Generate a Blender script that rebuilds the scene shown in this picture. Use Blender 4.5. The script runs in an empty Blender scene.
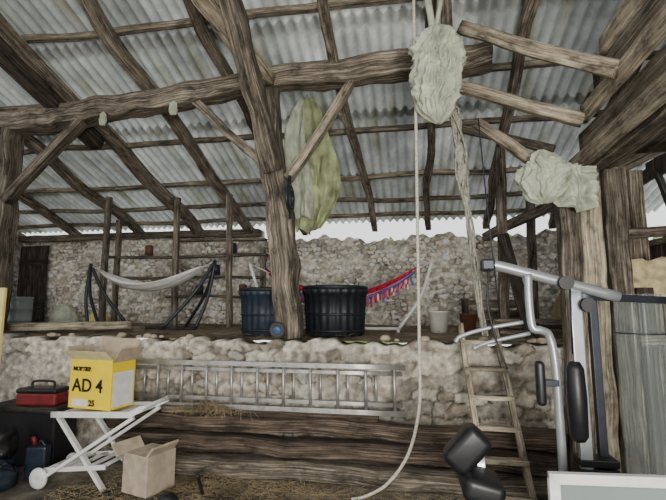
import bpy, math, random
import numpy as np
from mathutils import Vector, noise, Matrix
random.seed(7); rng=np.random.default_rng(5)
SC=bpy.context.scene.collection

# ---------------------------------------------------------------- materials
def _mat(name):
    m=bpy.data.materials.new(name); m.use_nodes=True
    nt=m.node_tree; b=nt.nodes['Principled BSDF']; return m,nt,b
def N(nt,t,**k):
    n=nt.nodes.new(t)
    for a,v in k.items(): setattr(n,a,v)
    return n
def ramp(nt,stops):
    r=N(nt,'ShaderNodeValToRGB'); e=r.color_ramp.elements
    while len(e)<len(stops): e.new(0.5)
    for i,(p,c) in enumerate(stops):
        e[i].position=p; e[i].color=(c[0],c[1],c[2],1)
    return r
def simple(name,col,rough=.6,metal=0,var=.25,scale=12,bump=.15,coord='Object',transl=0):
    m,nt,b=_mat(name)
    tc=N(nt,'ShaderNodeTexCoord'); no=N(nt,'ShaderNodeTexNoise')
    no.inputs['Scale'].default_value=scale; no.inputs['Detail'].default_value=6
    nt.links.new(tc.outputs[coord],no.inputs['Vector'])
    r=ramp(nt,[(.3,[c*(1-var) for c in col]),(.7,[min(1,c*(1+var)) for c in col])])
    nt.links.new(no.outputs['Fac'],r.inputs['Fac']); nt.links.new(r.outputs['Color'],b.inputs['Base Color'])
    b.inputs['Roughness'].default_value=rough; b.inputs['Metallic'].default_value=metal
    if bump:
        bp=N(nt,'ShaderNodeBump'); bp.inputs['Strength'].default_value=bump; bp.inputs['Distance'].default_value=.01
        nt.links.new(no.outputs['Fac'],bp.inputs['Height']); nt.links.new(bp.outputs['Normal'],b.inputs['Normal'])
    if transl:
        tr=N(nt,'ShaderNodeBsdfTranslucent'); nt.links.new(r.outputs['Color'],tr.inputs['Color'])
        ms=N(nt,'ShaderNodeMixShader'); ms.inputs[0].default_value=transl
        nt.links.new(b.outputs[0],ms.inputs[1]); nt.links.new(tr.outputs[0],ms.inputs[2])
        nt.links.new(ms.outputs[0],nt.nodes['Material Output'].inputs['Surface'])
    return m
def wood(name,dark,mid,light,bump=.8,rough=.85):
    m,nt,b=_mat(name)
    uv=N(nt,'ShaderNodeUVMap'); oi=N(nt,'ShaderNodeObjectInfo')
    add=N(nt,'ShaderNodeVectorMath',operation='ADD'); mul=N(nt,'ShaderNodeMath',operation='MULTIPLY'); mul.inputs[1].default_value=37
    nt.links.new(oi.outputs['Random'],mul.inputs[0]); nt.links.new(uv.outputs['UV'],add.inputs[0]); nt.links.new(mul.outputs[0],add.inputs[1])
    mp=N(nt,'ShaderNodeMapping'); mp.inputs['Scale'].default_value=(1.1,46,1)
    nt.links.new(add.outputs[0],mp.inputs['Vector'])
    n1=N(nt,'ShaderNodeTexNoise'); n1.inputs['Scale'].default_value=1.6; n1.inputs['Detail'].default_value=10; n1.inputs['Roughness'].default_value=.72; n1.inputs['Distortion'].default_value=.15
    nt.links.new(mp.outputs[0],n1.inputs['Vector'])
    mp2=N(nt,'ShaderNodeMapping'); mp2.inputs['Scale'].default_value=(2.2,6,1); nt.links.new(add.outputs[0],mp2.inputs['Vector'])
    n2=N(nt,'ShaderNodeTexNoise'); n2.inputs['Scale'].default_value=1.8; n2.inputs['Detail'].default_value=8; n2.inputs['Roughness'].default_value=.68
    nt.links.new(mp2.outputs[0],n2.inputs['Vector'])
    r1=ramp(nt,[(.36,dark),(.5,mid),(.64,light)]); nt.links.new(n1.outputs['Fac'],r1.inputs['Fac'])
    r2=ramp(nt,[(.36,(.2,.19,.175)),(.5,(.85,.84,.82)),(.68,(1.45,1.42,1.38))]); nt.links.new(n2.outputs['Fac'],r2.inputs['Fac'])
    mx=N(nt,'ShaderNodeMix',data_type='RGBA',blend_type='MULTIPLY'); mx.inputs['Factor'].default_value=.97
    nt.links.new(r1.outputs['Color'],mx.inputs['A']); nt.links.new(r2.outputs['Color'],mx.inputs['B'])
    hv=N(nt,'ShaderNodeMapRange'); hv.inputs['To Min'].default_value=.6; hv.inputs['To Max'].default_value=1.15
    nt.links.new(oi.outputs['Random'],hv.inputs['Value'])
    mv=N(nt,'ShaderNodeVectorMath',operation='SCALE'); nt.links.new(mx.outputs['Result'],mv.inputs[0]); nt.links.new(hv.outputs[0],mv.inputs['Scale'])
    nt.links.new(mv.outputs[0],b.inputs['Base Color'])
    bp=N(nt,'ShaderNodeBump'); bp.inputs['Strength'].default_value=bump; bp.inputs['Distance'].default_value=.02
    nt.links.new(n1.outputs['Fac'],bp.inputs['Height']); nt.links.new(bp.outputs['Normal'],b.inputs['Normal'])
    b.inputs['Roughness'].default_value=rough
    return m
def attrmat(name,rough=.9,nscale=9,lo=.6,hi=1.25,bump=.5,fine=45,transl=0):
    m,nt,b=_mat(name)
    at=N(nt,'ShaderNodeAttribute',attribute_name='Col'); tc=N(nt,'ShaderNodeTexCoord')
    n1=N(nt,'ShaderNodeTexNoise'); n1.inputs['Scale'].default_value=nscale; n1.inputs['Detail'].default_value=8; n1.inputs['Roughness'].default_value=.7
    nt.links.new(tc.outputs['Object'],n1.inputs['Vector'])
    r=ramp(nt,[(.32,(lo,lo,lo)),(.68,(hi,hi,hi*.97))]); nt.links.new(n1.outputs['Fac'],r.inputs['Fac'])
    mx=N(nt,'ShaderNodeMix',data_type='RGBA',blend_type='MULTIPLY'); mx.inputs['Factor'].default_value=1
    nt.links.new(at.outputs['Color'],mx.inputs['A']); nt.links.new(r.outputs['Color'],mx.inputs['B'])
    nt.links.new(mx.outputs['Result'],b.inputs['Base Color'])
    n2=N(nt,'ShaderNodeTexNoise'); n2.inputs['Scale'].default_value=fine; n2.inputs['Detail'].default_value=6
    nt.links.new(tc.outputs['Object'],n2.inputs['Vector'])
    bp=N(nt,'ShaderNodeBump'); bp.inputs['Strength'].default_value=bump; bp.inputs['Distance'].default_value=.02
    nt.links.new(n2.outputs['Fac'],bp.inputs['Height']); nt.links.new(bp.outputs['Normal'],b.inputs['Normal'])
    b.inputs['Roughness'].default_value=rough
    if transl:
        tr=N(nt,'ShaderNodeBsdfTranslucent'); nt.links.new(mx.outputs['Result'],tr.inputs['Color'])
        ms=N(nt,'ShaderNodeMixShader'); ms.inputs[0].default_value=transl
        nt.links.new(b.outputs[0],ms.inputs[1]); nt.links.new(tr.outputs[0],ms.inputs[2])
        nt.links.new(ms.outputs[0],nt.nodes['Material Output'].inputs['Surface'])
    return m

W_OLD=wood('old_oak',(.028,.022,.016),(.18,.15,.115),(.5,.44,.35))
W_DARK=wood('dark_oak',(.012,.009,.007),(.052,.041,.031),(.16,.128,.095))
W_LIGHT=wood('pale_softwood',(.16,.132,.095),(.44,.375,.28),(.74,.66,.53))
W_PURLIN=wood('grey_batten',(.05,.041,.03),(.225,.19,.145),(.5,.44,.35))
W_LOG=wood('brown_log',(.014,.01,.0075),(.1,.071,.052),(.28,.215,.16))
W_GREY=wood('grey_weathered',(.11,.105,.09),(.3,.285,.25),(.52,.5,.44))
M_STONE=attrmat('rubble_stone',nscale=13,lo=.5,hi=1.25,bump=.7,fine=42)
M_ROOF=attrmat('corrugated_sheet',rough=.5,nscale=2.2,lo=.55,hi=1.25,bump=.15,fine=30,transl=.2)
M_DIRT=attrmat('dirt',nscale=6,lo=.4,hi=1.4,bump=.9,fine=35)
M_STRAW=simple('straw',(.36,.28,.16),.8,var=.5,scale=3,bump=0)
M_WHITE=simple('white_bag_cloth',(.62,.66,.52),.4,var=.25,scale=8,transl=.3)
M_GREENT=simple('green_tarp',(.55,.6,.36),.45,var=.4,scale=6,transl=.45)
M_ROPE=simple('rope',(.58,.55,.47),.9,var=.3,scale=60,bump=.6)
M_NET=simple('old_rope',(.3,.29,.24),.9,var=.45,scale=40,bump=.6)
M_ALU=simple('aluminium',(.48,.48,.46),.42,.75,var=.25)
M_SILVER=simple('silver_tube',(.42,.45,.47),.3,.5,var=.08)
M_BLACK=simple('black_vinyl',(.011,.011,.013),.42,var=.2)
M_DKMET=simple('dark_metal',(.028,.033,.046),.4,.4)
M_BLUE=simple('blue_rubber',(.018,.028,.045),.5,var=.3)
M_TUBK=simple('black_rubber',(.011,.014,.018),.5,var=.3)
M_YEL=simple('yellow_card',(.95,.7,.02),.6,var=.06,bump=.02)
M_YEL2=simple('yellow_card_side',(.75,.68,.4),.6,var=.1,bump=.02)
M_CARD=simple('cardboard',(.47,.39,.29),.85,var=.2,bump=.1)
M_WPAINT=simple('white_paint',(.8,.8,.77),.5,var=.1)
M_RED=simple('red_plastic',(.2,.02,.025),.5)
M_REDCLOTH=simple('red_cloth',(.5,.02,.06),.85,var=.6,scale=30)
M_PINK=simple('pink_cloth',(.62,.2,.3),.85,var=.3,scale=30)
M_BLUEC=simple('blue_cloth',(.12,.14,.4),.85,var=.3,scale=30)
M_HAM=simple('cream_hammock',(.85,.86,.83),.85,var=.1,scale=20)
M_DKBLUE=simple('dark_blue_bag',(.016,.026,.042),.35,var=.5)
M_PLASTICW=simple('white_bucket',(.8,.79,.72),.4,var=.08)
M_BROWNP=simple('brown_pot',(.12,.05,.03),.6)
M_GREEN=simple('foliage',(.36,.48,.16),.8,var=.6,scale=5,bump=.6)
M_PALEY=simple('pale_yellow_board',(.78,.66,.25),.6,var=.1)
M_INSUL=simple('hay_stuffing',(.5,.42,.24),.95,var=.45,scale=14,bump=.8)
M_PANEL=simple('grey_pane',(.25,.3,.29),.15,var=.1,scale=2,bump=0)
M_TYRE=simple('grey_tyre',(.05,.05,.055),.7)
M_HUB=simple('blue_hub',(.07,.14,.26),.4)
m,nt,b=_mat('clear_plastic'); M_CLEAR=m
b.inputs['Base Color'].default_value=(.6,.66,.64,1); b.inputs['Roughness'].default_value=.2
tp=N(nt,'ShaderNodeBsdfTransparent'); tp.inputs['Color'].default_value=(.93,.95,.94,1); ms=N(nt,'ShaderNodeMixShader')
lw=N(nt,'ShaderNodeLayerWeight'); lw.inputs['Blend'].default_value=.5
mr=N(nt,'ShaderNodeMapRange'); mr.inputs['From Min'].default_value=.3; mr.inputs['To Min'].default_value=.9; mr.inputs['To Max'].default_value=.4
nt.links.new(lw.outputs['Facing'],mr.inputs['Value']); nt.links.new(mr.outputs[0],ms.inputs[0])
nt.links.new(b.outputs[0],ms.inputs[1]); nt.links.new(tp.outputs[0],ms.inputs[2]); nt.links.new(ms.outputs[0],nt.nodes['Material Output'].inputs['Surface'])

# ---------------------------------------------------------------- mesh helpers
def obj(name,verts,faces,mat,smooth=True,uvs=None,cols=None,parent=None,sharp=None):
    me=bpy.data.meshes.new(name); me.from_pydata([tuple(v) for v in verts],[],faces); me.validate(); me.update()
    if smooth: me.polygons.foreach_set('use_smooth',[True]*len(me.polygons))
    if uvs is not None:
        l=me.uv_layers.new(name='UVMap')
        li=np.zeros(len(me.loops),dtype=np.int32); me.loops.foreach_get('vertex_index',li)
        u=np.array(uvs,dtype=np.float32)[li]; l.data.foreach_set('uv',u.ravel())
    if cols is not None:
        a=me.color_attributes.new('Col','FLOAT_COLOR','POINT')
        c=np.ones((len(verts),4),dtype=np.float32); c[:,:3]=np.asarray(cols); a.data.foreach_set('color',c.ravel())
    me.materials.append(mat)
    o=bpy.data.objects.new(name,me); SC.objects.link(o)
    if parent: attach(o,parent)
    return o
def group(name,loc=(0,0,0)):
    e=bpy.data.objects.new(name,None); e.location=loc; e.empty_display_size=.2; SC.objects.link(e); return e
def attach(o,p):
    o.parent=p; o.matrix_parent_inverse=Matrix.Translation(p.location).inverted()
def resample(pts,step):
    P=[Vector(p) for p in pts]; out=[P[0]]
    for a,b in zip(P[:-1],P[1:]):
        n=max(1,int((b-a).length/step))
        for i in range(1,n+1): out.append(a.lerp(b,i/n))
    return out
def catmull(pts,n=8):
    P=[Vector(p) for p in pts]; P=[2*P[0]-P[1]]+P+[2*P[-1]-P[-2]]; out=[]
    for i in range(1,len(P)-2):
        for k in range(n):
            t=k/n; a,b,c,d=P[i-1],P[i],P[i+1],P[i+2]
            out.append(.5*((2*b)+(c-a)*t+(2*a-5*b+4*c-d)*t*t+(3*b-a-3*c+d)*t**3))
    out.append(P[-2]); return out
def sweep(name,path,section,mat,parent=None,up=None,jit=0,jsc=4,smooth=True,scale=None,closed_cap=True):
    n=len(section); V=[];F=[];U=[]; L=0; per=[0]
    for i in range(n):
        a=section[i];b=section[(i+1)%n]; per.append(per[-1]+math.hypot(a[0]-b[0],a[1]-b[1]))
    m=len(path); prev=None; off=Vector((random.random()*50,random.random()*50,0))
    for i,p in enumerate(path):
        t=(path[min(i+1,m-1)]-path[max(i-1,0)]).normalized()
        if up is not None:
            s=t.cross(Vector(up)).normalized(); w=s.cross(t)
        else:
            if prev is None:
                h=Vector((0,0,1)) if abs(t.z)<.9 else Vector((0,1,0)); s=t.cross(h).normalized()
            else: s=(prev-t*prev.dot(t)).normalized()
            prev=s; w=s.cross(t)
        if i: L+=(path[i]-path[i-1]).length
        k=1 if scale is None else scale[min(i,len(scale)-1)]
        for j,(a,c) in enumerate(section):
            v=p+s*a*k+w*c*k
            if jit: v=v+noise.noise_vector((v+off)*jsc)*jit+noise.noise_vector((v+off)*jsc*3)*jit*.3
            V.append(v);U.append((L,per[j]))
    for i in range(m-1):
        for j in range(n):
            F.append((i*n+j,i*n+(j+1)%n,(i+1)*n+(j+1)%n,(i+1)*n+j))
    if closed_cap: F.append(tuple(range(n-1,-1,-1))); F.append(tuple(range((m-1)*n,m*n)))
    return obj(name,V,F,mat,smooth,uvs=U,parent=parent)
def rrect(w,h,r=None):
    r=r if r is not None else min(w,h)*.08; a,b=w/2,h/2
    o=[]
    for (cx,cy,s) in ((a-r,b-r,0),(-a+r,b-r,90),(-a+r,-b+r,180),(a-r,-b+r,270)):
        for k in (0,45,90): o.append((cx+r*math.cos(math.radians(s+k)),cy+r*math.sin(math.radians(s+k))))
    q=[]
    for i in range(len(o)):
        q.append(o[i]); nx=o[(i+1)%len(o)]
        if i%3==2:
            for f in (.06,.35,.65,.94): q.append((o[i][0]*(1-f)+nx[0]*f,o[i][1]*(1-f)+nx[1]*f))
    return q
def timber(name,pts,w,h,mat=None,parent=None,up=(0,0,1),jit=.012,step=.1,crook=.0,jsc=3.2):
    mat=mat or W_OLD; P=resample(pts,step)
    if crook:
        o=random.random()*99
        P=[p+Vector(noise.noise_vector(p*.9+Vector((o,0,0))))*crook for p in P]
    t=(P[-1]-P[0]).normalized()
    if abs(t.dot(Vector(up)))>.95: up=(0,1,0)
    return sweep(name,P,rrect(w,h),mat,parent,up=up,jit=jit,jsc=jsc)
def circ(r,n=12): return [(r*math.cos(2*math.pi*i/n),r*math.sin(2*math.pi*i/n)) for i in range(n)]
def tube(name,pts,r,mat,parent=None,smooth_path=False,n=12,jit=0,scale=None):
    P=catmull(pts) if smooth_path else resample(pts,.2)
    return sweep(name,P,circ(r,n),mat,parent,jit=jit,scale=scale)
def box(name,c,s,mat,parent=None,rot=0,bev=.01,tilt=None):
    import bmesh
    bm=bmesh.new(); bmesh.ops.create_cube(bm,size=1); bmesh.ops.scale(bm,vec=s,verts=bm.verts)
    if bev: bmesh.ops.bevel(bm,geom=bm.edges[:],offset=min(bev,min(s)*.42),segments=5 if bev>.02 else 2,affect='EDGES',profile=.5)
    M=Matrix.Translation(c)@Matrix.Rotation(rot,4,'Z')
    if tilt: M=M@Matrix.Rotation(tilt[0],4,tilt[1])
    bm.transform(M); me=bpy.data.meshes.new(name)
    uvl=bm.loops.layers.uv.new('UVMap')
    ax=max(range(3),key=lambda i:s[i]); Mi=M.inverted()
    for f in bm.faces:
        f.smooth=bev>.02
        for l in f.loops:
            q=Mi@l.vert.co; o=[q[i] for i in range(3) if i!=ax]; l[uvl].uv=(q[ax],o[0]+o[1])
    bm.to_mesh(me); bm.free(); me.materials.append(mat)
    o=bpy.data.objects.new(name,me); SC.objects.link(o)
    if parent: attach(o,parent)
    return o
def lathe(name,c,prof,mat,parent=None,n=32,axis='Z',rib=0,ribn=20,smooth=True):
    V=[];F=[]
    for (r,z) in prof:
        for j in range(n):
            a=2*math.pi*j/n; rr=r*(1+rib*math.cos(ribn*a))
            p=(rr*math.cos(a),rr*math.sin(a),z)
            if axis=='Y': p=(p[0],p[2],p[1])
            if axis=='X': p=(p[2],p[0],p[1])
            V.append(Vector(c)+Vector(p))
    m=len(prof)
    for i in range(m-1):
        for j in range(n): F.append((i*n+j,i*n+(j+1)%n,(i+1)*n+(j+1)%n,(i+1)*n+j))
    F.append(tuple(range(n-1,-1,-1))); F.append(tuple(range((m-1)*n,m*n)))
    return obj(name,V,F,mat,smooth,parent=parent)
def sack(name,c,prof,mat,parent=None,sx=1,sy=1,pleat=.12,k=7,seed=0,crumple=.03,lean=(0,0),twist=0):
    """gathered hanging cloth: narrow creased folds running down the bag"""
    n=220;V=[];F=[];zs=[p[0] for p in prof];rs=[p[1] for p in prof]
    M=80; z0,z1=zs[0],zs[-1]
    for i in range(M+1):
        z=z0+(z1-z0)*i/M; r=float(np.interp(-z,[-q for q in zs],rs)); f=(z0-z)/(z0-z1)
        for j in range(n):
            a=2*math.pi*j/n; aw=a+twist*f*.5+.5*noise.noise(Vector((f*3,seed,0)))
            cx_,sx_=math.cos(a),math.sin(a)
            q=Vector((math.cos(aw)*2.6+seed,math.sin(aw)*2.6,f*1.6))
            fold=1-abs(noise.noise(q))*3.2
            fold2=1-abs(noise.noise(q*2.3+Vector((9,0,f*2))))*3.0
            fold3=1-abs(noise.noise(Vector((q.x*1.3,q.y*1.3,f*9))))*3.0
            rr=r*(1+pleat*(.35*math.sin(k*aw+seed)+.55*fold+.35*fold2+.3*fold3-.5))
            p=Vector((rr*cx_*sx+lean[0]*f,rr*sx_*sy+lean[1]*f,z))
            kk=min(1,r/.1)
            p+=Vector(noise.noise_vector(Vector((p.x*5,p.y*5,p.z*4))+Vector((seed,0,0))))*crumple*kk
            V.append(Vector(c)+p)
    for i in range(M):
        for j in range(n): F.append((i*n+j,i*n+(j+1)%n,(i+1)*n+(j+1)%n,(i+1)*n+j))
    F.append(tuple(range(n-1,-1,-1))); F.append(tuple(range(M*n,(M+1)*n)))
    return obj(name,V,F,mat,True,parent=parent)
def sheet(name,fn,mat,parent=None,nu=60,nv=60,thick=.004):
    V=[fn(i/nu,j/nv) for j in range(nv+1) for i in range(nu+1)]; F=[]
    for j in range(nv):
        for i in range(nu): a=j*(nu+1)+i; F.append((a,a+1,a+nu+2,a+nu+1))
    o=obj(name,V,F,mat,True,parent=parent); o.modifiers.new('s','SOLIDIFY').thickness=thick; return o

# ---------------------------------------------------------------- stone walls
def vor(x,z,cw,ch,seed,jx,jz):
    r=np.random.default_rng(seed); T=r.random((256,256,3))
    gz=np.floor(z/ch).astype(int); xs=x/cw
    f1=np.full(x.shape,9.);f2=np.full(x.shape,9.);idx=np.zeros(x.shape,int)
    for dj in (-1,0,1):
        row=gz+dj; sh=(row%2)*.5
        gx=np.floor(xs-sh).astype(int)
        for di in (-1,0,1):
            col=gx+di; t=T[col%256,row%256]
            px=(col+sh+.5+(t[...,0]-.5)*jx); pz=(row+.5+(t[...,1]-.5)*jz)
            # squarish metric -> blocky stones
            dx=np.abs(xs-px); dz=np.abs(z/ch-pz); d=(dx**3.2+dz**3.2)**(1/3.2)-.25*t[...,2]
            new=d<f1; f2=np.where(new,f1,np.minimum(f2,d)); f1=np.where(new,d,f1); idx=np.where(new,(col%256)*256+(row%256),idx)
    return f1,f2,idx
def nz_(X,Z,s,sx=1,o=0):
    return np.array([noise.noise(Vector((a*s*sx,b*s,o))) for a,b in zip(X.ravel(),Z.ravel())]).reshape(X.shape)
def stone_wall(name,x0,x1,z0,topf,y,cw,ch,depth,res,cols,mortar,seed,thick,plaster=None,axis='Y',jx=.8,jz=.6,edge=(.05,.25),mortar2=(.55,.49,.4),rough=1.0):
    nx=int((x1-x0)/res)+1; zt=max(topf(x0+i*(x1-x0)/40) for i in range(41)); nz=int((zt-z0)/res)+1
    X,T=np.meshgrid(np.linspace(x0,x1,nx),np.linspace(0,1,nz))
    top=np.array([topf(v) for v in X[0]]); Z=z0+T*(top[None,:]-z0)
    n1=nz_(X,Z,5,o=seed); n2=nz_(X,Z,16,o=seed+7); big=nz_(X,Z,1.1,sx=.7,o=seed+3); mid=nz_(X,Z,2.4,o=seed+5); n3=nz_(X,Z,34,o=seed+9)
    f1,f2,idx=vor(X+n1*cw*.45+n2*cw*.12,Z+n1*ch*.4+n2*ch*.15,cw,ch,seed,jx,jz)
    e=np.clip((f2-f1-edge[0])/edge[1],0,1); e=e*e*(3-2*e)
    r=np.random.default_rng(seed+1); R=r.random(65536); R2=r.random(65536)
    rid=R[idx]; rid2=R2[idx]
    H=depth*e*(.2+.8*rid)
    c=np.array(cols)[(rid2*len(cols)).astype(int)%len(cols)]*(.6+.6*rid[...,None])
    mw=np.clip(.55+mid*2.4,0,1)[...,None]
    mo=(np.array(mortar)*(1-mw)+np.array(mortar2)*mw)*(1+.7*n1[...,None]+.5*n2[...,None])
    H=H+mw[...,0]*depth*.45*(1-e)
    C=c*e[...,None]+mo*(1-e[...,None])
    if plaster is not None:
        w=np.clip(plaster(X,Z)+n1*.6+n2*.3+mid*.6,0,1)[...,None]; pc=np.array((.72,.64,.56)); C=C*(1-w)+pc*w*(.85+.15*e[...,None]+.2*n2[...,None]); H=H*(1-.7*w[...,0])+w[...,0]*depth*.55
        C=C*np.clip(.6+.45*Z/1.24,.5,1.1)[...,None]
    H=H+big*.05+n1*.014*rough+n2*.010*rough+n3*.003*rough; C=np.clip(C*(1+.5*big[...,None]+.35*n2[...,None]+.3*n3[...,None]),.01,1)
    if axis=='Y': V=np.stack([X,y-H,Z],-1).reshape(-1,3)
    else: V=np.stack([y+H,X,Z],-1).reshape(-1,3)
    F=[]
    for j in range(nz-1):
        b=j*nx
        for i in range(nx-1):
            q=(b+i,b+i+1,b+nx+i+1,b+nx+i); F.append(q if axis=='Y' else q[::-1])
    V=V.tolist(); C=C.reshape(-1,3).tolist(); base=len(V)
    for i in range(nx):
        p=V[(nz-1)*nx+i]
        V.append([p[0],y+thick,p[2]] if axis=='Y' else [y-thick,p[1],p[2]]); C.append(list(mortar))
    for i in range(nx):
        p=V[i]; V.append([p[0],y+thick,p[2]] if axis=='Y' else [y-thick,p[1],p[2]]); C.append(list(mortar))
    for i in range(nx-1):
        a=(nz-1)*nx+i
        F.append((a,a+1,base+i+1,base+i)); F.append((base+i,base+i+1,base+nx+i+1,base+nx+i))
    return obj(name,V,F,M_STONE,True,cols=C)

PH=1.24; YR=4.3; YB=8.0
def roofz(y): return 5.98-.35*y
STC=[(.86,.83,.76),(.74,.69,.6),(.92,.89,.83),(.56,.5,.41),(.76,.7,.6),(.88,.85,.78)]
def backtop(x):
    return 3.1+.0*x if x<-2.9 else 2.84+.05*math.sin(x*3)+.035*math.sin(x*11)+.02*math.sin(x*27)
stone_wall('wall_back',-8.4,3.4,PH-.02,backtop,YB,.125,.075,.055,.02,STC,(.15,.12,.09),3,.35,mortar2=(.62,.57,.48),edge=(.03,.2),rough=.8)
def plast(X,Z):
    L=1/(1+np.exp((X+2.4)*2.0)); top=1/(1+np.exp(-(Z-1.0)*12))*.45
    return np.clip(L*.85+top*.5+.0,0,1)
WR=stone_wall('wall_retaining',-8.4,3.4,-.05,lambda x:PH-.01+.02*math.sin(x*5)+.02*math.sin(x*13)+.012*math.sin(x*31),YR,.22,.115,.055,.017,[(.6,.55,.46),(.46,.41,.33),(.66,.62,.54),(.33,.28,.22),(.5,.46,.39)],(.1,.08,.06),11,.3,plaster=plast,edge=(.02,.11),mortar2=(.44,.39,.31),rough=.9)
stone_wall('wall_left',-3,8.1,-.05,lambda y:min(roofz(y)-.05,3.6),-8.3,.16,.1,.06,.05,STC,(.27,.225,.165),21,.35,axis='X')

def ground(name,x0,x1,y0,y1,z,res,amp,cfn,seed,raisef=None):
    nx=int((x1-x0)/res)+1; ny=int((y1-y0)/res)+1; V=[];C=[];F=[]
    for j in range(ny):
        for i in range(nx):
            x=x0+(x1-x0)*i/(nx-1); y=y0+(y1-y0)*j/(ny-1)
            n=noise.noise(Vector((x*1.7,y*1.7,seed)))*.6+noise.noise(Vector((x*7,y*7,seed)))*.3+noise.noise(Vector((x*19,y*19,seed)))*.2
            V.append((x,y,z+amp*n+(raisef(x,y) if raisef else 0))); C.append(cfn(x,y,n))
    for j in range(ny-1):
        for i in range(nx-1): F.append((j*nx+i,j*nx+i+1,(j+1)*nx+i+1,(j+1)*nx+i))
    return obj(name,V,F,M_DIRT,True,cols=C)
def cf(x,y,n):
    t=max(0,min(1,.45+n*1.4)); a=Vector((.045,.038,.031)); b=Vector((.22,.19,.15)); return tuple(a.lerp(b,t))
def cp(x,y,n):
    t=max(0,min(1,.5+n)); a=Vector((.11,.08,.05)); b=Vector((.34,.27,.18)); return tuple(a.lerp(b,t))
def fr(x,y):
    t=max(0,min(1,(y-3.65)/.45)); return .06*t*t*(3-2*t)
FL=ground('floor',-8.4,3.4,-3,YR+.1,0,.06,.018,cf,2,fr)
PF=ground('platform_floor',-8.4,3.4,YR+.05,YB+.1,PH,.08,.025,cp,8)

# ---------------------------------------------------------------- roof sheets
def roof():
    V=[];F=[];C=[]; per=.13; nper=10; x0,x1=-9,4.2; nx=int((x1-x0)/per*nper)
    rows=[]; y=8.12
    while y>-3: rows.append((y,y-1.45)); y-=1.3
    for ri,(ya,yb) in enumerate(rows):
        ny=8; base=len(V)
        for j in range(ny+1):
            yy=ya+(yb-ya)*j/ny
            for i in range(nx+1):
                x=x0+(x1-x0)*i/nx
                ph=math.cos(2*math.pi*x/per)
                z=roofz(yy)+.055+.03*ph-.025*(j/ny)
                V.append((x,yy,z))
                sh=int((x+20)/.91); h=math.sin(sh*12.9+ri*78.2)*43758.5; h-=math.floor(h)
                s=.66+.5*h; base_c=Vector((.62,.655,.655))*s
                st=noise.noise(Vector((x*1.1,yy*.8,4)))
                st2=noise.noise(Vector((x*6,yy*1.2,9)))
                if st2>.12: base_c=base_c.lerp(Vector((.34,.35,.27)),min(.8,(st2-.12)*2.4))
                if st>.05: base_c=base_c.lerp(Vector((.9,.93,.93)),min(.8,(st-.05)*2.5))
                if ph>-.2: base_c=base_c*(1-.45*(ph+.2)/1.2)   # rib shade painted into the colour, darker in the valleys seen from below
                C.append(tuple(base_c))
        for j in range(ny):
            for i in range(nx):
                a=base+j*(nx+1)+i; F.append((a,a+1,a+nx+2,a+nx+1))
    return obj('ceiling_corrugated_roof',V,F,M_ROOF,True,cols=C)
roof()

RF=group('roof_frame',(-2,3,4.5))
rafs=[(-6.95,.11,.14,W_OLD),(-5.5,.12,.15,W_OLD),(-4.2,.15,.18,W_OLD),(-3.1,.12,.15,W_PURLIN),(-2.05,.1,.12,W_OLD),(-.72,.1,.12,W_PURLIN),(.25,.1,.12,W_OLD),(1.25,.11,.13,W_OLD),(2.4,.11,.13,W_OLD)]
for x,w,h,mt in rafs:
    y0=8.02; y1=-2.8; o=-.1-h/2
    timber('rafter',[(x+.12,y0,roofz(y0)+o),(x,(4.6),roofz(4.6)+o),(x-.05,y1,roofz(y1)+o)],w,h,mt,RF,crook=.09,step=.2)
for y in (7.7,7.2,6.55,5.55,4.75,3.85,3.1,2.3,1.3,0.2):
    timber('purlin',[(-8.2,y,roofz(y)-.05),(3.3,y+.06,roofz(y+.06)-.05)],.07,.07,W_PURLIN,RF,crook=.04,step=.25)
timber('wall_plate',[(-8.2,7.85,3.0),(-5,7.87,3.0),(-2.8,7.86,3.0)],.13,.13,W_OLD,RF,crook=.03)
timber('strut',[(-4.3,3.2,roofz(3.2)-.34),(-4.25,5.1,roofz(5.1)-.36)],.19,.2,W_DARK,RF,crook=.03)
YT=4.48
timber('tie_beam',[(-5.6,YT,3.86),(-4.73,YT,3.90),(-3.67,YT,3.99),(-2.81,YT,4.04),(-1.93,YT,4.13),(-1.45,YT,4.17),(-.70,YT,4.18),(.07,YT,4.19),(.9,YT,4.2)],.24,.25,W_OLD,RF,jit=.045)
timber('post',[(-1.24,YT,PH),(-1.30,YT,1.8),(-1.34,YT,2.3),(-1.41,YT,2.85),(-1.50,YT-.04,3.31),(-1.55,YT-.02,3.9),(-1.58,YT,4.2)],.27,.23,W_OLD,RF,up=(0,1,0),jit=.04)
timber('strut_front',[(-1.42,4.36,3.05),(-1.52,4.1,3.65),(-1.56,3.3,4.45),(-1.58,3.0,4.72)],.2,.16,W_OLD,RF,up=(0,1,0),jit=.025)
timber('strut_side',[(-1.50,4.3,4.05),(-1.76,3.3,4.36),(-1.85,3.0,4.5)],.2,.12,W_LIGHT,RF,jit=.02)
timber('brace_right',[(-1.28,YT-.03,2.98),(-.9,YT-.03,3.52),(-.57,YT-.03,4.06)],.09,.12,W_LIGHT,RF,up=(0,1,0))
timber('brace_left',[(-1.5,YT-.03,3.12),(-2.0,YT-.03,3.55),(-2.42,YT-.03,3.98)],.1,.12,W_PURLIN,RF,up=(0,1,0))
timber('side_post',[(-5.02,YT,PH),(-5.0,YT,2.4),(-5.02,YT,3.8)],.27,.24,W_OLD,RF,up=(0,1,0),jit=.03)
timber('side_brace',[(-4.9,YT-.05,2.88),(-4.45,YT-.05,3.35),(-3.9,YT-.05,3.85)],.1,.13,W_OLD,RF,up=(0,1,0))
G=group('iron_pulley',(-1.27,4.3,2.8))
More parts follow.
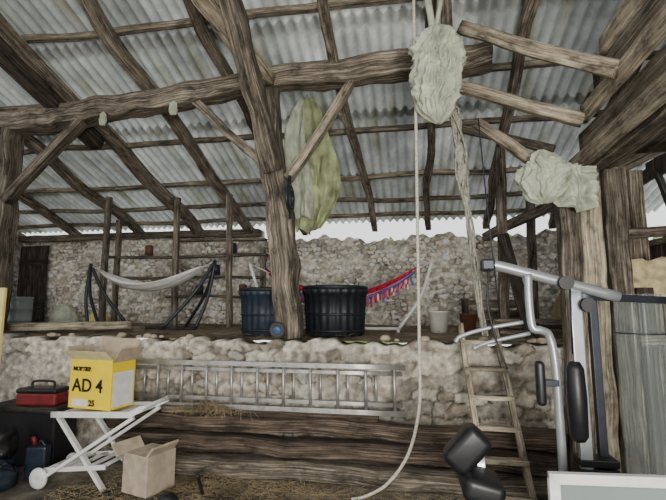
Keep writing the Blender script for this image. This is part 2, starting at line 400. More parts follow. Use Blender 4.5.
def ring(name,c,R,r,mat,parent,ax='Y',n=28,tiltx=0):
    V=[];F=[];k=8
    for i in range(n):
        a=2*math.pi*i/n
        for j in range(k):
            b=2*math.pi*j/k; rr=R+r*math.cos(b); p=Vector((rr*math.cos(a),r*math.sin(b),rr*math.sin(a)))
            if ax=='Z': p=Vector((p.x,p.z,p.y))
            if ax=='X': p=Vector((p.y,p.x,p.z))
            V.append(Vector(c)+p)
    for i in range(n):
        for j in range(k): F.append((i*k+j,i*k+(j+1)%k,((i+1)%n)*k+(j+1)%k,((i+1)%n)*k+j))
    return obj(name,V,F,mat,True,parent=parent)
ring('wheel',(-1.22,4.3,2.72),.1,.018,M_DKMET,G,'X'); ring('wheel_rim',(-1.22,4.3,2.72),.14,.015,M_DKMET,G,'X')
tube('hook',[(-1.22,4.3,2.95),(-1.22,4.3,2.5)],.012,M_DKMET,G)
lathe('eye_l',(-1.24,4.34,2.96),[(0,-.02),(.02,-.02),(.02,.02),(0,.02)],M_DKMET,G,n=10)

# ---------------------------------------------------------------- right side framing
LF=group('loft_frame',(1.6,3.5,1.5))
for i,(x,w,y) in enumerate(((1.42,.17,4.10),(1.6,.19,4.12),(1.80,.17,4.10))):
    timber('post_plank_%d'%i,[(x-.03,y,0.03),(x-.01,y,1.5),(x,y,2.8)],w,.14,[W_OLD,W_LIGHT,W_OLD][i],LF,up=(0,1,0),jit=.02)
timber('header_beam',[(1.70,4.3,2.87),(1.68,1.0,2.87)],.18,.15,W_OLD,LF,jit=.015)
for i,(z,x) in enumerate(((2.90,1.57),(3.08,1.60),(3.27,1.55),(3.46,1.59),(3.66,1.57))):
    timber('side_board_%d'%i,[(x,4.35-i*.2,z),(x,.9,z+.05)],.045,.16,[W_LIGHT,W_PURLIN,W_LIGHT,W_OLD,W_LIGHT][i],LF,jit=.008)
timber('joist_a',[(.58,4.15,4.36),(1.1,3.7,3.78),(1.53,3.25,3.3)],.08,.12,W_LIGHT,LF)
timber('joist_b',[(.40,4.1,3.75),(1.0,4.0,3.46),(1.53,3.9,3.19)],.07,.11,W_LIGHT,LF)
timber('joist_c',[(.66,4.1,3.34),(1.05,4.1,3.0),(1.4,4.1,2.72)],.06,.1,W_LIGHT,LF)
timber('hanger',[(.42,3.85,3.3),(.40,3.85,4.55)],.1,.08,W_PURLIN,LF,up=(0,1,0))
timber('joist_d',[(.7,5.6,3.9),(1.7,5.2,3.4)],.09,.1,W_OLD,LF)
timber('joist_e',[(1.3,7.7,2.75),(3.3,5.0,3.6)],.12,.14,W_OLD,LF,crook=.05)
timber('back_post',[(1.2,5.9,PH),(1.25,5.9,3.7)],.12,.12,W_OLD,LF,up=(0,1,0))
timber('back_post_b',[(1.9,7.2,PH),(1.95,7.2,3.3)],.12,.12,W_OLD,LF,up=(0,1,0))
for i in range(9):
    timber('loft_board_%d'%i,[(1.88+i*.17,4.25,3.0),(1.88+i*.17,0.8,3.0)],.16,.03,W_OLD,LF,jit=.004,step=.4)
G=group('plank_partition',(2.2,4.7,PH))
for i in range(3):
    timber('plank_%d'%i,[(2.0+i*.15,4.75,PH-.02),(2.0+i*.15,4.75,3.0+.1*math.sin(i*3))],.14,.03,[W_OLD,W_PURLIN][i%2],G,up=(0,1,0),jit=.006)
timber('rail',[(1.9,4.7,2.3),(3.3,4.7,2.35)],.05,.1,W_OLD,G)
G=group('low_plank_screen',(2.3,4.1,0))
for i in range(8):
    timber('plank_%d'%i,[(1.98+i*.16,4.1,.03),(1.98+i*.16,4.1,1.75+.12*math.sin(i*5))],.13,.03,[W_DARK,W_OLD,W_DARK][i%3],G,up=(0,1,0),jit=.006)
timber('rail',[(1.9,4.06,1.3),(3.25,4.06,1.32)],.04,.09,W_OLD,G)
sheet('straw_stuffing',lambda u,v:Vector((1.9+1.3*u,4.14+.03*noise.noise(Vector((u*20,v*30,2))),.05+1.95*v+.06*noise.noise(Vector((u*12,v*3,1))))),M_INSUL,G,50,50)
def boards_wall():
    V=[];F=[];U=[]
    y=-2.9
    while y<8.2:
        w=.2; segs=[(-.02,roofz(y)-.08)]
        if 5.1<y<7.4: segs=[(-.02,2.45),(3.35,roofz(y)-.08)]
        for za,zb in segs:
            if zb<=za: continue
            b=len(V); x=3.4+.01*math.sin(y*17)
            for (dx,dy,z) in ((0,0,za),(0,w-.012,za),(0,w-.012,zb),(0,0,zb),(.03,0,za),(.03,w-.012,za),(.03,w-.012,zb),(.03,0,zb)):
                V.append((x+dx,y+dy,z)); U.append((z,y+dy+dx))
            F+= [(b,b+3,b+2,b+1),(b+4,b+5,b+6,b+7),(b,b+1,b+5,b+4),(b+3,b+7,b+6,b+2),(b,b+4,b+7,b+3),(b+1,b+2,b+6,b+5)]
        y+=w
    obj('wall_right',V,F,W_DARK,False,uvs=U)
boards_wall()
G=group('window_1',(3.38,6,2.9))
timber('sill',[(3.33,5.0,2.45),(3.33,7.4,2.45)],.08,.08,W_OLD,G); timber('mullion',[(3.33,5.9,2.45),(3.33,6.3,3.4)],.07,.07,W_DARK,G)
G=group('door_1',(-7.9,7.8,PH))
for i in range(4): timber('plank_%d'%i,[(-8.1+i*.17,7.86,PH+.02),(-8.1+i*.17,7.86,2.85)],.16,.04,W_DARK,G,up=(0,1,0),jit=.006)
for z in (1.6,2.5): timber('ledge',[(-8.15,7.82,z),(-7.5,7.82,z)],.04,.12,W_DARK,G,jit=.004)
def heap(name,c,rx,ry,h,mat,seed=0,rough=.06,parent=None):
    V=[];F=[];n=56;m=22
    for i in range(m+1):
        f=i/m
        for j in range(n):
            a=2*math.pi*j/n; r=math.sin(f*math.pi/2)**.8; z=h*math.cos(f*math.pi/2)
            p=Vector((rx*r*math.cos(a),ry*r*math.sin(a),z)); k=min(1,z/h*3+.02)
            rid=1-2*abs(noise.noise(p*9+Vector((seed,3,0))))
            p+=Vector(noise.noise_vector(p*4+Vector((seed,1,0))))*rough*k+Vector(noise.noise_vector(p*14+Vector((seed,1,0))))*rough*.4*k+Vector((math.cos(a),math.sin(a),.5))*rid*rough*.3*k
            p.z=max(p.z,0); V.append(Vector(c)+p)
    for i in range(m):
        for j in range(n): F.append((i*n+j,(i+1)*n+j,(i+1)*n+(j+1)%n,i*n+(j+1)%n))
    return obj(name,V,F,mat,True,parent=parent)
heap('hay_pile',(2.5,5.9,PH),.7,.6,.85,M_STRAW,3)
heap('plaster_sack',(-6.5,7.3,PH+.02),.28,.2,.32,M_WHITE,5,rough=.05)
heap('plaster_sack',(-5.85,7.4,PH+.02),.2,.16,.22,M_PALEY,6,rough=.04)
heap('plaster_sack',(-6.9,6.6,PH+.02),.22,.18,.4,M_CARD,8,rough=.05)

# ---------------------------------------------------------------- things on/at the platform
G=group('aluminium_ladder',(-1.6,4.14,.82))
y=4.1; x0,x1=-3.15,-.05
for z in (.62,1.03): timber('rail',[(x0,y,z),(x1,y,z)],.028,.045,M_ALU,G,jit=0,step=.5)
for z in (.685,.965): timber('inner_rail',[(x0+.15,y+.045,z),(x1-.03,y+.045,z)],.025,.035,M_ALU,G,jit=0,step=.5)
n=12
for i in range(n):
    x=x0+.1+(x1-x0-.2)*i/(n-1); tube('rung_%d'%i,[(x,y,.62),(x,y,1.03)],.014,M_ALU,G,n=8)
    if i<n-1: tube('inner_rung_%d'%i,[(x+.09,y+.045,.685),(x+.09,y+.045,.965)],.013,M_ALU,G,n=8)
for x in (-2.9,-.4): timber('bracket',[(x,4.26,.585),(x,4.07,.585)],.03,.03,M_DKMET,G,jit=0)
LG=group('stacked_beams',(-1,4.05,.3))
for i,(pts,w,h,mt) in enumerate((([(-3.0,4.08,.475),(-1.0,4.1,.48),(1.25,4.08,.465)],.17,.135,W_LOG),([(-2.9,4.03,.305),(0,4.05,.305),(1.2,4.03,.295)],.2,.14,W_LOG),([(-2.7,3.99,.13),(-.5,4.0,.13),(1.3,3.99,.12)],.2,.15,W_OLD))):
    timber('beam_%d'%i,pts,w,h,mt,LG,crook=.03,jit=.02)
timber('offcut_a',[(-2.45,4.12,.58),(-1.75,4.12,.585)],.1,.07,W_OLD,LG,jit=.02)
timber('offcut_b',[(-1.7,4.12,.575),(-.3,4.11,.565)],.08,.05,W_LOG,LG,jit=.01)
def tub(name,c,R,H,mat):
    g=group(name,c)
    prof=[(.0,.0),(R*.86,0),(R*.93,.02),(R*.97,H*.5),(R,H*.85),(R*1.04,H*.86),(R*1.06,H*.93),(R*1.03,H),(R*.95,H),(R*.92,H*.9),(R*.86,.06),(0,.05)]
    lathe('shell',c,prof,mat,g,n=144,rib=.02,ribn=24)
    ring('rim',Vector(c)+Vector((0,0,H)),R*1.02,.022,M_TUBK,g,'Z',n=48)
    ring('band',Vector(c)+Vector((0,0,H*.45)),R*.97,.014,M_TUBK,g,'Z',n=48)
    ring('band_low',Vector(c)+Vector((0,0,H*.12)),R*.95,.014,M_TUBK,g,'Z',n=48)
    return g
tub('rubber_tub',(-1.66,5.02,PH+.01),.34,.53,M_BLUE)
tub('rubber_tub',(-.86,5.03,PH+.01),.36,.55,M_TUBK)
G=group('small_wheel',(-1.33,4.33,1.34))
ring('tyre',(-1.34,4.31,1.345),.06,.026,M_TYRE,G,'Y'); lathe('hub',(-1.34,4.29,1.345),[(.0,0),(.04,0),(.04,.04),(0,.04)],M_HUB,G,axis='Y',n=20)
def hammock(name,a,b,sag,width,mat,fringe=None,parent=None):
    a=Vector(a);b=Vector(b); V=[];F=[];n=40;m=14
    d=(b-a).normalized(); s=Vector((-d.y,d.x,0))
    for i in range(n+1):
        t=i/n; p=a.lerp(b,t); w=width*(math.sin(math.pi*min(1,max(0,t)))**.55)*.5+.015; z=-sag*4*t*(1-t)
        for j in range(m+1):
            u=j/m*2-1
            V.append(p+s*w*u+Vector((0,0,z-(1-u*u)*w*.45*.9+.012*math.sin(j*2.2+i*.2))))
    for i in range(n):
        for j in range(m): F.append((i*(m+1)+j,i*(m+1)+j+1,(i+1)*(m+1)+j+1,(i+1)*(m+1)+j))
    o=obj(name,V,F,mat,True,parent=parent); md=o.modifiers.new('s','SOLIDIFY'); md.thickness=.008
    return o
G=group('hammock_with_stand',(-3.8,5.8,PH))
hammock('cloth',(-4.6,5.8,2.12),(-2.95,5.8,2.15),.22,.5,M_HAM,parent=G)
tube('rope_left',[(-4.78,5.8,2.2),(-4.5,5.8,2.07)],.008,M_ROPE,G); tube('rope_right',[(-2.78,5.8,2.22),(-3.05,5.8,2.09)],.008,M_ROPE,G)
for sy in (-.32,.32):
    tube('foot_left',[(-4.78,5.8,2.22),(-4.62,5.8+sy*.5,1.75),(-4.3,5.8+sy,PH+.03)],.024,M_DKMET,G,True)
    tube('foot_right',[(-2.75,5.8,2.24),(-2.95,5.8+sy*.5,1.8),(-3.35,5.8+sy,PH+.03)],.024,M_DKMET,G,True)
tube('leg_left',[(-4.78,5.8,2.22),(-4.82,5.8,1.7),(-4.75,5.8,PH+.02)],.024,M_DKMET,G,True)
tube('leg_right',[(-2.75,5.8,2.24),(-2.85,5.8,1.7),(-3.0,5.75,PH+.02)],.024,M_DKMET,G,True)
tube('base_bar',[(-4.75,5.8,PH+.03),(-3.0,5.8,PH+.03)],.022,M_DKMET,G)
G=group('red_hammock_with_stand',(-.9,6,PH))
hammock('cloth',(-2.05,6.0,2.12),(.15,6.0,2.13),.36,.6,M_REDCLOTH,parent=G)
hammock('stripe',(-1.9,5.80,2.02),(.1,5.80,2.06),.36,.08,M_PINK,parent=G)
hammock('stripe_b',(-1.85,5.74,2.0),(.08,5.74,2.04),.37,.05,M_BLUEC,parent=G)
for k in range(60):
    t=.06+.9*k/59; x=-1.9+2.0*t; z=2.04-.36*4*t*(1-t)-.02; L=.09+.05*random.random()
    tube('fringe_%d'%k,[(x,5.72,z),(x+.03*math.sin(k*3),5.715,z-L)],.014,[M_REDCLOTH,M_PINK,M_REDCLOTH,M_HAM,M_REDCLOTH,M_BLUEC][k%6],G,n=6)
for k in range(6): tube('cord_%d'%k,[(.3,6,2.18),(.05,5.85+.06*k,2.05)],.005,M_HAM,G,n=6)
for k in range(6): tube('cordl_%d'%k,[(-2.25,6,2.18),(-1.95,5.85+.06*k,2.05)],.005,M_HAM,G,n=6)
for s,x0,x1 in ((1,.32,-.15),(-1,-2.3,-1.8)):
    tube('arm',[(x0,6,2.2),((x0+x1)/2+s*.06,6,1.7),(x1,6,PH+.04)],.022,M_WPAINT,G,True)
tube('base',[(-1.8,6,PH+.04),(-.15,6,PH+.04)],.022,M_WPAINT,G)
for x in (-.15,-1.8): tube('cross_foot',[(x,5.7,PH+.025),(x,6.3,PH+.025)],.022,M_WPAINT,G)
G=group('timber_rack',(-4,6.7,PH))
for x,y,t in ((-5.1,6.5,3.45),(-3.8,6.5,3.4),(-2.86,6.5,3.4),(-5.4,7.2,3.2),(-2.5,7.1,2.6)):
    timber('upright',[(x+.04,y,PH),(x,y,t)],.085,.08,W_PURLIN,G,up=(0,1,0),jit=.01,crook=.03)
for z,x0,x1 in ((2.47,-5.5,-2.4),(2.1,-5.3,-2.45),(1.75,-4.2,-2.4),(2.75,-4.1,-2.4)):
    timber('shelf_rail',[(x0,7.0,z),(x1,7.05,z-.02)],.14,.045,W_OLD,G,jit=.008,crook=.03)
for x,z in ((-3.6,1.77),(-3.3,2.12),(-2.8,1.77),(-3.0,2.49),(-4.6,2.49)):
    lathe('tin_%d'%int(-x*10),(x,7.0,z),[(0,0),(.07,0),(.07,.16),(.05,.18),(0,.18)],[M_DKMET,M_BROWNP,M_CARD][int(-x*10)%3],G,n=16)
G=group('round_pole',(-4.4,5,PH)); timber('pole',[(-5.05,4.75,PH+.08),(-3.75,5.4,PH+.09)],.1,.1,W_LIGHT,G,jit=.008)
timber('second_pole',[(-4.9,5.0,PH+.05),(-3.6,5.5,PH+.05)],.07,.07,W_OLD,G,jit=.008)
G=group('metal_drum',(-5.2,4.95,PH))
lathe('body',(-5.18,5.0,PH),[(0,0),(.17,0),(.175,.02),(.165,.04),(.165,.15),(.175,.16),(.165,.17),(.165,.3),(.175,.31),(.165,.32),(.165,.44),(.175,.46),(.17,.47),(0,.45)],M_PANEL,G)
def bucket(name,c,R,H,mat):
    g=group(name,c); lathe('pail',c,[(0,0),(R*.8,0),(R,H*.95),(R*1.05,H*.95),(R*1.05,H),(R*.95,H),(R*.78,.02),(0,.02)],mat,g,n=28)
    P=[Vector(c)+Vector((R*math.cos(a),-.02,H-R*.7*math.sin(a))) for a in np.linspace(0,math.pi,10)]
    tube('handle',P,.004,M_DKMET,g,n=6)
bucket('bucket',(.37,5.8,PH+.01),.13,.27,M_PLASTICW); bucket('bucket',(.75,5.9,PH+.01),.11,.24,M_BROWNP)
G=group('wooden_crate',(1.0,6.6,PH))
for i in range(3):
    timber('slat_%d'%i,[(.8,6.4,PH+.08+i*.15),(1.6,6.4,PH+.08+i*.15)],.02,.11,W_OLD,G,jit=.003); timber('slatb_%d'%i,[(.8,6.8,PH+.08+i*.15),(1.6,6.8,PH+.08+i*.15)],.02,.11,W_DARK,G,jit=.003)
for x in (.8,1.6):
    for yy in (6.41,6.79): timber('corner',[(x,yy,PH),(x,yy,PH+.45)],.05,.05,W_DARK,G,up=(0,1,0),jit=.003)
G=group('scrap_boards',(1.3,5.2,PH))
for i,(x,z,l) in enumerate(((1.0,PH+.06,.9),(1.1,PH+.12,.75),(.95,PH+.18,.85))): timber('board_%d'%i,[(x,5.2+.05*i,z),(x+l,5.1+.1*i,z)],.16,.045,[W_OLD,W_DARK,W_PURLIN][i],G,jit=.006)
timber('leaning_board',[(1.32,5.1,PH),(1.2,5.75,2.5)],.14,.03,W_DARK,G,up=(0,1,0),jit=.006)

# ---------------------------------------------------------------- hanging things
G=group('hanging_white_bag',(.25,3.6,3.6))
sack('bag_top',(.29,3.6,0),[(4.04,.03),(4.0,.08),(3.9,.17),(3.76,.195),(3.62,.17),(3.52,.10),(3.46,.03)],M_WHITE,G,sx=1,sy=.8,pleat=.4,k=9,seed=2,crumple=.03,twist=2)
sack('bag_lower',(.21,3.52,0),[(3.78,.05),(3.6,.13),(3.4,.165),(3.26,.15),(3.16,.10),(3.1,.02)],M_WHITE,G,pleat=.4,k=9,seed=9,crumple=.03,lean=(.06,0),twist=2)
sack('bag_fold',(.38,3.53,0),[(3.97,.02),(3.85,.06),(3.6,.085),(3.4,.08),(3.25,.02)],M_WHITE,G,pleat=.45,k=6,seed=5,crumple=.03)
tube('strap',[(.2,3.6,4.66),(.22,3.6,4.3),(.26,3.6,3.98)],.03,M_WHITE,G,True,jit=.01)
tube('strap_b',[(.38,3.62,4.66),(.33,3.6,4.3),(.28,3.6,3.98)],.02,M_WHITE,G,True,jit=.01)
tube('hanging_rope',[(.10,3.6,4.66),(.09,3.6,3.2),(.08,3.6,2.2),(.07,3.6,1.2),(.06,3.62,.8),(-.03,3.7,.42),(-.2,3.72,.17),(-.38,3.74,.05),(-.5,3.7,.03)],.013,M_ROPE,G,True,n=8)
G=group('knotted_rope',(.5,3.7,2.5))
for k in range(9):
    ph=k*.9; amp=.018+.009*(k%3)
    P=[]
    for z in np.linspace(3.35,(1.35 if k<4 else 2.3-.1*k),50):
        s=amp*(1.5 if 2.5<z<3.3 else .7)
        P.append(Vector((.42+(3.3-z)*.09+s*math.cos(ph+z*(3+k*.4))+.03*noise.noise(Vector((z*2,k,0))),3.72+s*math.sin(ph+z*4),z)))
    tube('strand_%d'%k,P,.009,M_NET,G,n=6)
for z,r in ((3.2,.045),(2.9,.05),(2.72,.055),(2.5,.035)):
    lathe('knot_%d'%int(z*10),(.42+(3.3-z)*.09,3.72,z),[(.01,-.12),(r*.7,-.07),(r,0),(r*.7,.07),(.01,.12)],M_NET,G,n=20,rib=.15,ribn=5)
tube('thin_cord',[(.62,3.7,3.2),(.66,3.7,2.4),(.72,3.7,1.5)],.006,M_DKMET,G,n=6)
def tarpfn(u,v):
    z=4.14-1.68*v
    left=float(np.interp(v,[0,.1,.3,.6,.85,1],[-1.28,-1.40,-1.46,-1.42,-1.33,-1.30]))
    right=float(np.interp(v,[0,.1,.3,.5,.7,.85,1],[-1.12,-1.02,-.92,-.80,-.76,-.84,-1.0]))
    x=left+(right-left)*u
    d=.05*math.sin(u*17+v*3)+.12*(.5-abs(noise.noise(Vector((x*8,z*1.6,2)))))+.06*(.5-abs(noise.noise(Vector((x*16,z*4,7)))))
    return Vector((x+.02*noise.noise(Vector((x*5,z*5,1))),4.92-d*(.4+.6*v),z+.03*math.sin(u*9)*v))
G=group('green_tarp',(-1.1,5,3.3))
sheet('cloth',tarpfn,M_GREENT,G,100,80)
sheet('overfold',lambda u,v:tarpfn(u*.45,v*.9)+Vector((.02,-.05,-.02)),M_WHITE,G,50,60)
tube('tie',[(-1.2,4.95,4.2),(-1.2,4.93,4.08)],.012,M_ROPE,G)
G=group('white_cloth_bag',(1.25,4.0,2.7))
sack('bag',(1.17,3.90,0),[(2.96,.02),(2.92,.10),(2.82,.165),(2.68,.175),(2.55,.13),(2.48,.05)],M_WHITE,G,sy=.6,pleat=.4,k=7,seed=1,crumple=.04)
sheet('cloth',lambda u,v:Vector((1.22+.38*u+.03*noise.noise(Vector((u*3,v*3,4))),3.94-.05*math.sin(u*14+v*2)*(.3+v)-.08*(.5-abs(noise.noise(Vector((u*7,v*5,0))))),2.86-.36*v-.05*math.sin(u*3.1)*v-.08*u)),M_WHITE,G,60,50)
for k,(x,z) in enumerate(((-3.52,3.84),(-2.62,3.9))):
    G=group('hanging_rag',(x,4.3,z)); sack('rag',(x,4.3,0),[(z+.03,.01),(z,.035),(z-.08,.045),(z-.14,.03)],M_WHITE,G,sy=.6,pleat=.3,k=4,seed=k+11,crumple=.02)
    tube('nail',[(x,4.42,z+.04),(x,4.3,z+.03)],.006,M_DKMET,G,n=6)

# ---------------------------------------------------------------- wooden ladder
G=group('wooden_ladder',(.65,3.9,0))
lt,lb=Vector((.455,4.15,1.42)),Vector((.55,3.5,.02)); rt,rb=Vector((.75,4.15,1.42)),Vector((.88,3.5,.02))
timber('rail_left',[lb,lt],.045,.07,W_LIGHT,G,up=(0,1,0),jit=.006); timber('rail_right',[rb,rt],.045,.07,W_LIGHT,G,up=(0,1,0),jit=.006)
for i in range(6):
    f=.12+.155*i; timber('tread_%d'%i,[lb.lerp(lt,f)+Vector((-.02,0,0)),rb.lerp(rt,f)+Vector((.02,0,0))],.09,.035,W_LIGHT,G,jit=.005)

# ---------------------------------------------------------------- gym machine
G=group('multi_gym',(.9,3.1,0))
tube('top_arm',[(.50,3.0,1.87),(.62,3.0,1.85),(1.31,3.02,1.65)],.035,M_SILVER,G,True)
box('arm_end',(.52,3.0,1.865),(.09,.085,.08),M_DKMET,G,bev=.015)
timber('column',[(1.05,3.02,.0),(1.05,3.02,1.74)],.07,.05,M_SILVER,G,up=(0,1,0),jit=0)
timber('column_back',[(1.18,3.1,.0),(1.18,3.1,1.7)],.05,.05,M_DKMET,G,up=(0,1,0),jit=0)
timber('cross_top',[(1.05,3.05,1.66),(1.65,3.15,1.63)],.07,.045,M_DKMET,G,jit=0)
tube('press_arm',[(.765,2.98,1.8),(.76,2.97,1.6),(.77,2.96,1.46),(.82,2.96,1.44),(.87,2.97,1.40),(.895,2.97,1.2),(.90,2.97,.65),(.9,2.97,.0)],.026,M_SILVER,G,True)
lathe('back_pad',(.975,2.88,.8),[(0,0),(.03,.0),(.05,.03),(.056,.25),(.05,.42),(.03,.46),(0,.46)],M_BLACK,G)
box('arm_pad',(.79,2.93,1.12),(.055,.06,.27),M_BLACK,G,bev=.025)
box('pad_mount',(.84,2.95,1.12),(.12,.03,.04),M_DKMET,G,bev=.005)
tube('handle_bar',[(.29,2.95,1.36),(.33,2.96,1.4),(.5,2.98,1.45),(.72,2.99,1.49)],.013,M_SILVER,G,True)
tube('handle_bar_low',[(.4,2.95,1.32),(.5,2.97,1.36),(.76,2.99,1.42)],.013,M_SILVER,G,True)
for k,(x,z) in enumerate(((.98,1.74),(1.1,1.6))): lathe('pulley_%d'%k,(x,2.93,z),[(0,0),(.045,0),(.045,.001),(.03,.015),(.045,.029),(.045,.03),(0,.03)],M_BLACK,G,axis='Y',n=24,smooth=False)
tube('cable',[(.52,2.96,1.84),(.50,2.94,1.6),(.55,2.94,1.35),(.6,2.94,1.2)],.006,M_BLACK,G,True,n=6)
tube('cable_b',[(1.0,2.94,1.72),(.99,2.94,1.3)],.006,M_BLACK,G,n=6)
for i in range(9): box('weight_plate_%d'%i,(1.12,3.06,.2+i*.055),(.22,.14,.045),M_BLACK,G,bev=.006)
box('knee_pad',(.315,2.78,.755),(.27,.18,.17),M_BLACK,G,bev=.045,tilt=(math.radians(-48),'Y'))
box('seat_pad',(.38,2.72,.58),(.22,.3,.13),M_BLACK,G,bev=.04,tilt=(math.radians(12),'Y'))
timber('seat_post',[(.42,2.85,0),(.40,2.85,.72)],.05,.05,M_SILVER,G,up=(0,1,0),jit=0)
timber('base_rail',[(.35,2.9,.05),(1.2,3.0,.05)],.07,.05,M_SILVER,G,jit=0)
G=group('rolled_plastic_sheet',(1.6,3.35,0))
V=[];F=[];n=120
for i in range(n+1):
    a=i/n*2*math.pi*1.15; r=.15-.012*a/6.28+.005*math.cos(a*16)
    for z in (0.02,.8,1.68): V.append((1.64+r*math.cos(a),3.5+r*math.sin(a),z))
for i in range(n):
    for j in range(2): F.append((i*3+j,(i+1)*3+j,(i+1)*3+j+1,i*3+j+1))
obj('sheet',V,F,M_CLEAR,True,parent=G)
for z in (.3,1.4): ring('tie_band',(1.64,3.5,z),.157,.004,M_DKMET,G,'Z',n=36)
G=group('window_sash',(1,2.4,.4))
for (a,b) in (((.66,2.4,.755),(1.4,2.46,.755)),((.66,2.4,.03),(1.4,2.46,.03))): timber('rail',[a,b],.04,.05,M_WPAINT,G,jit=0)
for x,y in ((.68,2.4),(1.38,2.46)): timber('stile',[(x,y,.03),(x,y,.75)],.05,.04,M_WPAINT,G,up=(0,1,0),jit=0)
obj('pane',[(.68,2.405,.03),(1.38,2.465,.03),(1.38,2.465,.75),(.68,2.405,.75)],[(0,1,2,3)],M_PANEL,False,parent=G)

# ---------------------------------------------------------------- left foreground
G=group('serving_trolley',(-2.7,3.7,0))
for y in (3.5,3.9):
    timber('tray_rail',[(-3.17,y,.63),(-2.4,y,.66),(-2.28,y,.72)],.025,.05,M_WPAINT,G,jit=0)
    timber('leg_a',[(-3.12,y+.02,.62),(-2.62,y+.02,.02)],.03,.045,M_WPAINT,G,up=(0,1,0),jit=0)
    timber('leg_b',[(-2.35,y-.02,.64),(-3.2,y-.02,.09)],.03,.045,M_WPAINT,G,up=(0,1,0),jit=0)
    timber('shelf_rail',[(-3.2,y,.16),(-2.6,y,.22)],.02,.04,M_WPAINT,G,jit=0)
    lathe('wheel',(-3.22,y-.05,.1),[(0,0),(.03,-.01),(.08,0),(.09,.015),(.08,.03),(.03,.04),(0,.03)],M_WPAINT,G,axis='Y',n=28)
box('tray',(-2.78,3.7,.635),(.78,.4,.02),M_WPAINT,G,bev=.004,tilt=(math.radians(-2.5),'Y'))
for i in range(5): timber('shelf_slat_%d'%i,[(-3.15+i*.13,3.5,.175+i*.012),(-3.15+i*.13,3.9,.175+i*.012)],.05,.012,M_WPAINT,G,jit=0)
tube('push_handle',[(-2.28,3.5,.72),(-2.24,3.7,.74),(-2.28,3.9,.72)],.018,M_WPAINT,G,True)
G=group('yellow_carton',(-2.8,3.7,.66)); R=math.radians(-8)
cx,cy=-2.82,3.68
def loc(x,y,z):
    return Vector((cx+x*math.cos(R)-y*math.sin(R),cy+x*math.sin(R)+y*math.cos(R),z))
def quad(nm,pts,mat):
    o=obj(nm,[loc(*p) for p in pts],[(0,1,2,3)],mat,False,parent=G); o.modifiers.new('s','SOLIDIFY').thickness=.004
box('body',(cx,cy,.67+.215),(.48,.28,.41),M_YEL,G,rot=R,bev=.004)
zt=1.09
quad('wall_front',[(-.24,-.14,zt),(.24,-.14,zt),(.24,-.14,zt+.03),(-.24,-.14,zt+.03)],M_YEL)
quad('flap_front',[(-.24,-.14,zt+.02),(.24,-.14,zt+.02),(.25,-.23,zt+.1),(-.25,-.23,zt+.1)],M_YEL2)
quad('flap_back',[(-.24,.14,zt),(.24,.14,zt),(.23,.19,zt+.19),(-.23,.19,zt+.19)],M_CARD)
quad('flap_left',[(-.24,-.14,zt),(-.24,.14,zt),(-.29,.14,zt+.13),(-.29,-.14,zt+.13)],M_CARD)
quad('flap_right',[(.24,-.14,zt),(.24,.14,zt),(.33,.14,zt+.12),(.33,-.14,zt+.12)],M_CARD)
quad('side_label',[(.242,-.12,.7),(.242,.12,.7),(.242,.12,1.0),(.242,-.12,1.0)],M_WPAINT)
quad('print_band',[(-.2,-.142,.70),(-.02,-.142,.70),(-.02,-.142,.76),(-.2,-.142,.76)],M_WPAINT)
def label(t,x,z,s):
    c=bpy.data.curves.new('label','FONT'); c.body=t; c.size=s; c.extrude=.001; c.offset=.003; c.materials.append(M_BLACK)
    o=bpy.data.objects.new('label_print',c); SC.objects.link(o); o.location=loc(x,-.145,z); o.rotation_euler=(math.pi/2,0,R); attach(o,G)
label('AD 4',-.2,.83,.16); label('MORTIER',-.2,1.01,.05); label('25',-.0,.71,.07)
G=group('cardboard_box',(-2.25,3.62,0))
box('body',(-2.25,3.6,.19),(.3,.3,.32),M_CARD,G,rot=-.3,bev=.005)
for k,(dx,dy,tx) in enumerate(((-.19,-.03,-.7),(.15,-.06,.7))):
    box('flap_%d'%k,(-2.25+dx,3.6+dy,.38),(.02,.28,.12),M_CARD,G,rot=-.3,bev=.003,tilt=(tx,'Y'))
G=group('red_toolbox',(-3.7,3.95,.6)); box('body',(-3.68,3.93,.67),(.42,.2,.12),M_RED,G,rot=.1,bev=.02); box('lid',(-3.68,3.93,.75),(.43,.21,.05),M_BLACK,G,rot=.1,bev=.02)
tube('handle',[(-3.8,3.92,.77),(-3.78,3.92,.83),(-3.58,3.94,.83),(-3.56,3.94,.77)],.012,M_BLACK,G,True)
G=group('storage_chest',(-3.8,3.98,0)); box('body',(-3.8,3.98,.3),(.75,.3,.52),M_BLACK,G,bev=.02); box('lid',(-3.8,3.97,.58),(.79,.36,.05),W_DARK,G,bev=.01)
G=group('pile_of_refuse_sacks',(-3.6,3.55,0))
for k,(x,y,r,h,mt) in enumerate(((-3.6,3.45,.13,.26,M_DKBLUE),(-3.78,3.6,.13,.42,M_BLACK))):
    heap('sack_%d'%k,(x,y,0.01),r,r,h,mt,k,rough=.07,parent=G)
G=group('petrol_can',(-3.42,3.7,0)); box('body',(-3.44,3.68,.16),(.18,.12,.28),M_DKBLUE,G,rot=.3,bev=.02); tube('spout',[(-3.48,3.68,.3),(-3.49,3.66,.38)],.02,M_RED,G); tube('handle',[(-3.45,3.68,.29),(-3.42,3.68,.34),(-3.38,3.69,.29)],.01,M_DKBLUE,G,True)
G=group('yellow_board',(-3.7,3.2,0)); box('board',(-3.62,3.2,.88),(.34,.03,1.74),M_PALEY,G,bev=.004); box('batten',(-3.62,3.23,.9),(.04,.03,1.6),W_LIGHT,G,bev=.004)
tube('crowbar',[(-1.75,3.6,.03),(-1.72,3.5,.12),(-1.70,3.4,.25)],.014,M_DKMET,None,True)
heap('black_bucket_lid',(-1.95,3.4,0),.09,.09,.1,M_BLACK,9,rough=.01)

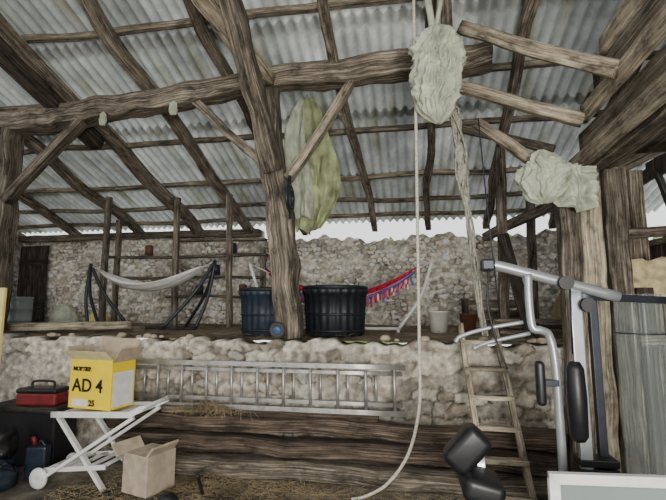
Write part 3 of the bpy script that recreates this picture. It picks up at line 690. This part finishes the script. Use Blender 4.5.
def straws(name,items,parent):
    V=[];F=[]
    for p,l,t,w in items:
        a=random.random()*6.28
        d=Vector((math.cos(a),math.sin(a),t))*l; s=Vector((-math.sin(a),math.cos(a),.3))*w; b=len(V)
        V+=[p-d-s,p+d-s,p+d+s,p-d+s]; F.append((b,b+1,b+2,b+3))
    obj(name,V,F,M_STRAW,False,parent=parent)
straws('straw_litter',[(Vector((x,y,.025+fr(x,y)+random.uniform(0,.02))),random.uniform(.015,.055),random.uniform(-.2,.2),.0018) for x,y in [(random.uniform(-3.0,1.0),random.uniform(3.2,3.85)) for _ in range(3600)]+[(random.gauss(-1.5,.6),random.uniform(3.6,3.88)) for _ in range(1300)]],FL)
straws('straw_on_platform',[(Vector((random.uniform(-6,3),random.uniform(4.35,7.6),PH+.02+random.uniform(0,.02))),random.uniform(.03,.08),random.uniform(-.25,.25),.002) for _ in range(2600)],PF)
straws('straw_tuft',[(Vector((x,4.08+random.uniform(-.06,.04),.57+random.uniform(0,.09)*max(0,1-abs(x+1.95)*2))),random.uniform(.03,.08),random.uniform(-.9,.9),.0018) for x in [random.gauss(-1.95,.18) for _ in range(600)]],LG)
for k in range(26):
    x=random.choice([random.uniform(-5,-2.3),random.uniform(-.5,1.3)]); y=random.uniform(4.36,4.5); r=random.uniform(.02,.05)
    lathe('loose_stone_%d'%k,(x,y,PH+.005),[(0,0),(r,0),(r*1.2,r*.4),(r*.8,r),(0,r*1.1)],M_CARD,WR,n=7)

# ---------------------------------------------------------------- exterior
ground('ground_outside',-20,20,8.3,22,.9,.8,.1,lambda x,y,n:(.3,.38,.13),5)
ground('yard',-14,12,-22,-2.9,-.03,.8,.03,lambda x,y,n:(.42,.4,.34),6)
V=[];F=[];nx=200;nz=30
for j in range(nz+1):
    for i in range(nx+1):
        x=-14+28*i/nx; z=.8+(2.75+.5*noise.noise(Vector((x*1.1,0,2)))+.35*noise.noise(Vector((x*4.3,0,5))))*j/nz; p=Vector((x,13,z)); n=noise.noise(p*1.2)*.6+noise.noise(p*4)*.35
        V.append((x,13-n+(j/nz)**2*1.0,z))
for j in range(nz):
    for i in range(nx): F.append((j*(nx+1)+i,j*(nx+1)+i+1,(j+1)*(nx+1)+i+1,(j+1)*(nx+1)+i))
obj('hedge',V,F,M_GREEN,True)

# ---------------------------------------------------------------- light
w=bpy.data.worlds.new('sky'); bpy.context.scene.world=w; w.use_nodes=True
bg=w.node_tree.nodes['Background']; bg.inputs['Color'].default_value=(.96,.97,.97,1); bg.inputs['Strength'].default_value=1.7
def area(name,loc_,target,sx,sy,power,col):
    l=bpy.data.lights.new(name,'AREA'); l.shape='RECTANGLE'; l.size=sx; l.size_y=sy; l.energy=power; l.color=col
    o=bpy.data.objects.new(name,l); SC.objects.link(o); o.location=loc_
    o.rotation_euler=(Vector(target)-Vector(loc_)).to_track_quat('-Z','Y').to_euler(); return o
area('doorway_daylight',(0.9,-1.8,1.5),(0,6,4.2),1.3,1.3,270,(1,.96,.88))

# ---------------------------------------------------------------- camera
cam=bpy.data.cameras.new('camera'); co=bpy.data.objects.new('camera',cam); SC.objects.link(co)
cam.sensor_width=36; cam.lens=36*430/666; cam.clip_start=.05
co.location=(0,0,1.6); co.rotation_euler=(math.radians(97.3),0,math.radians(10))
bpy.context.scene.camera=co
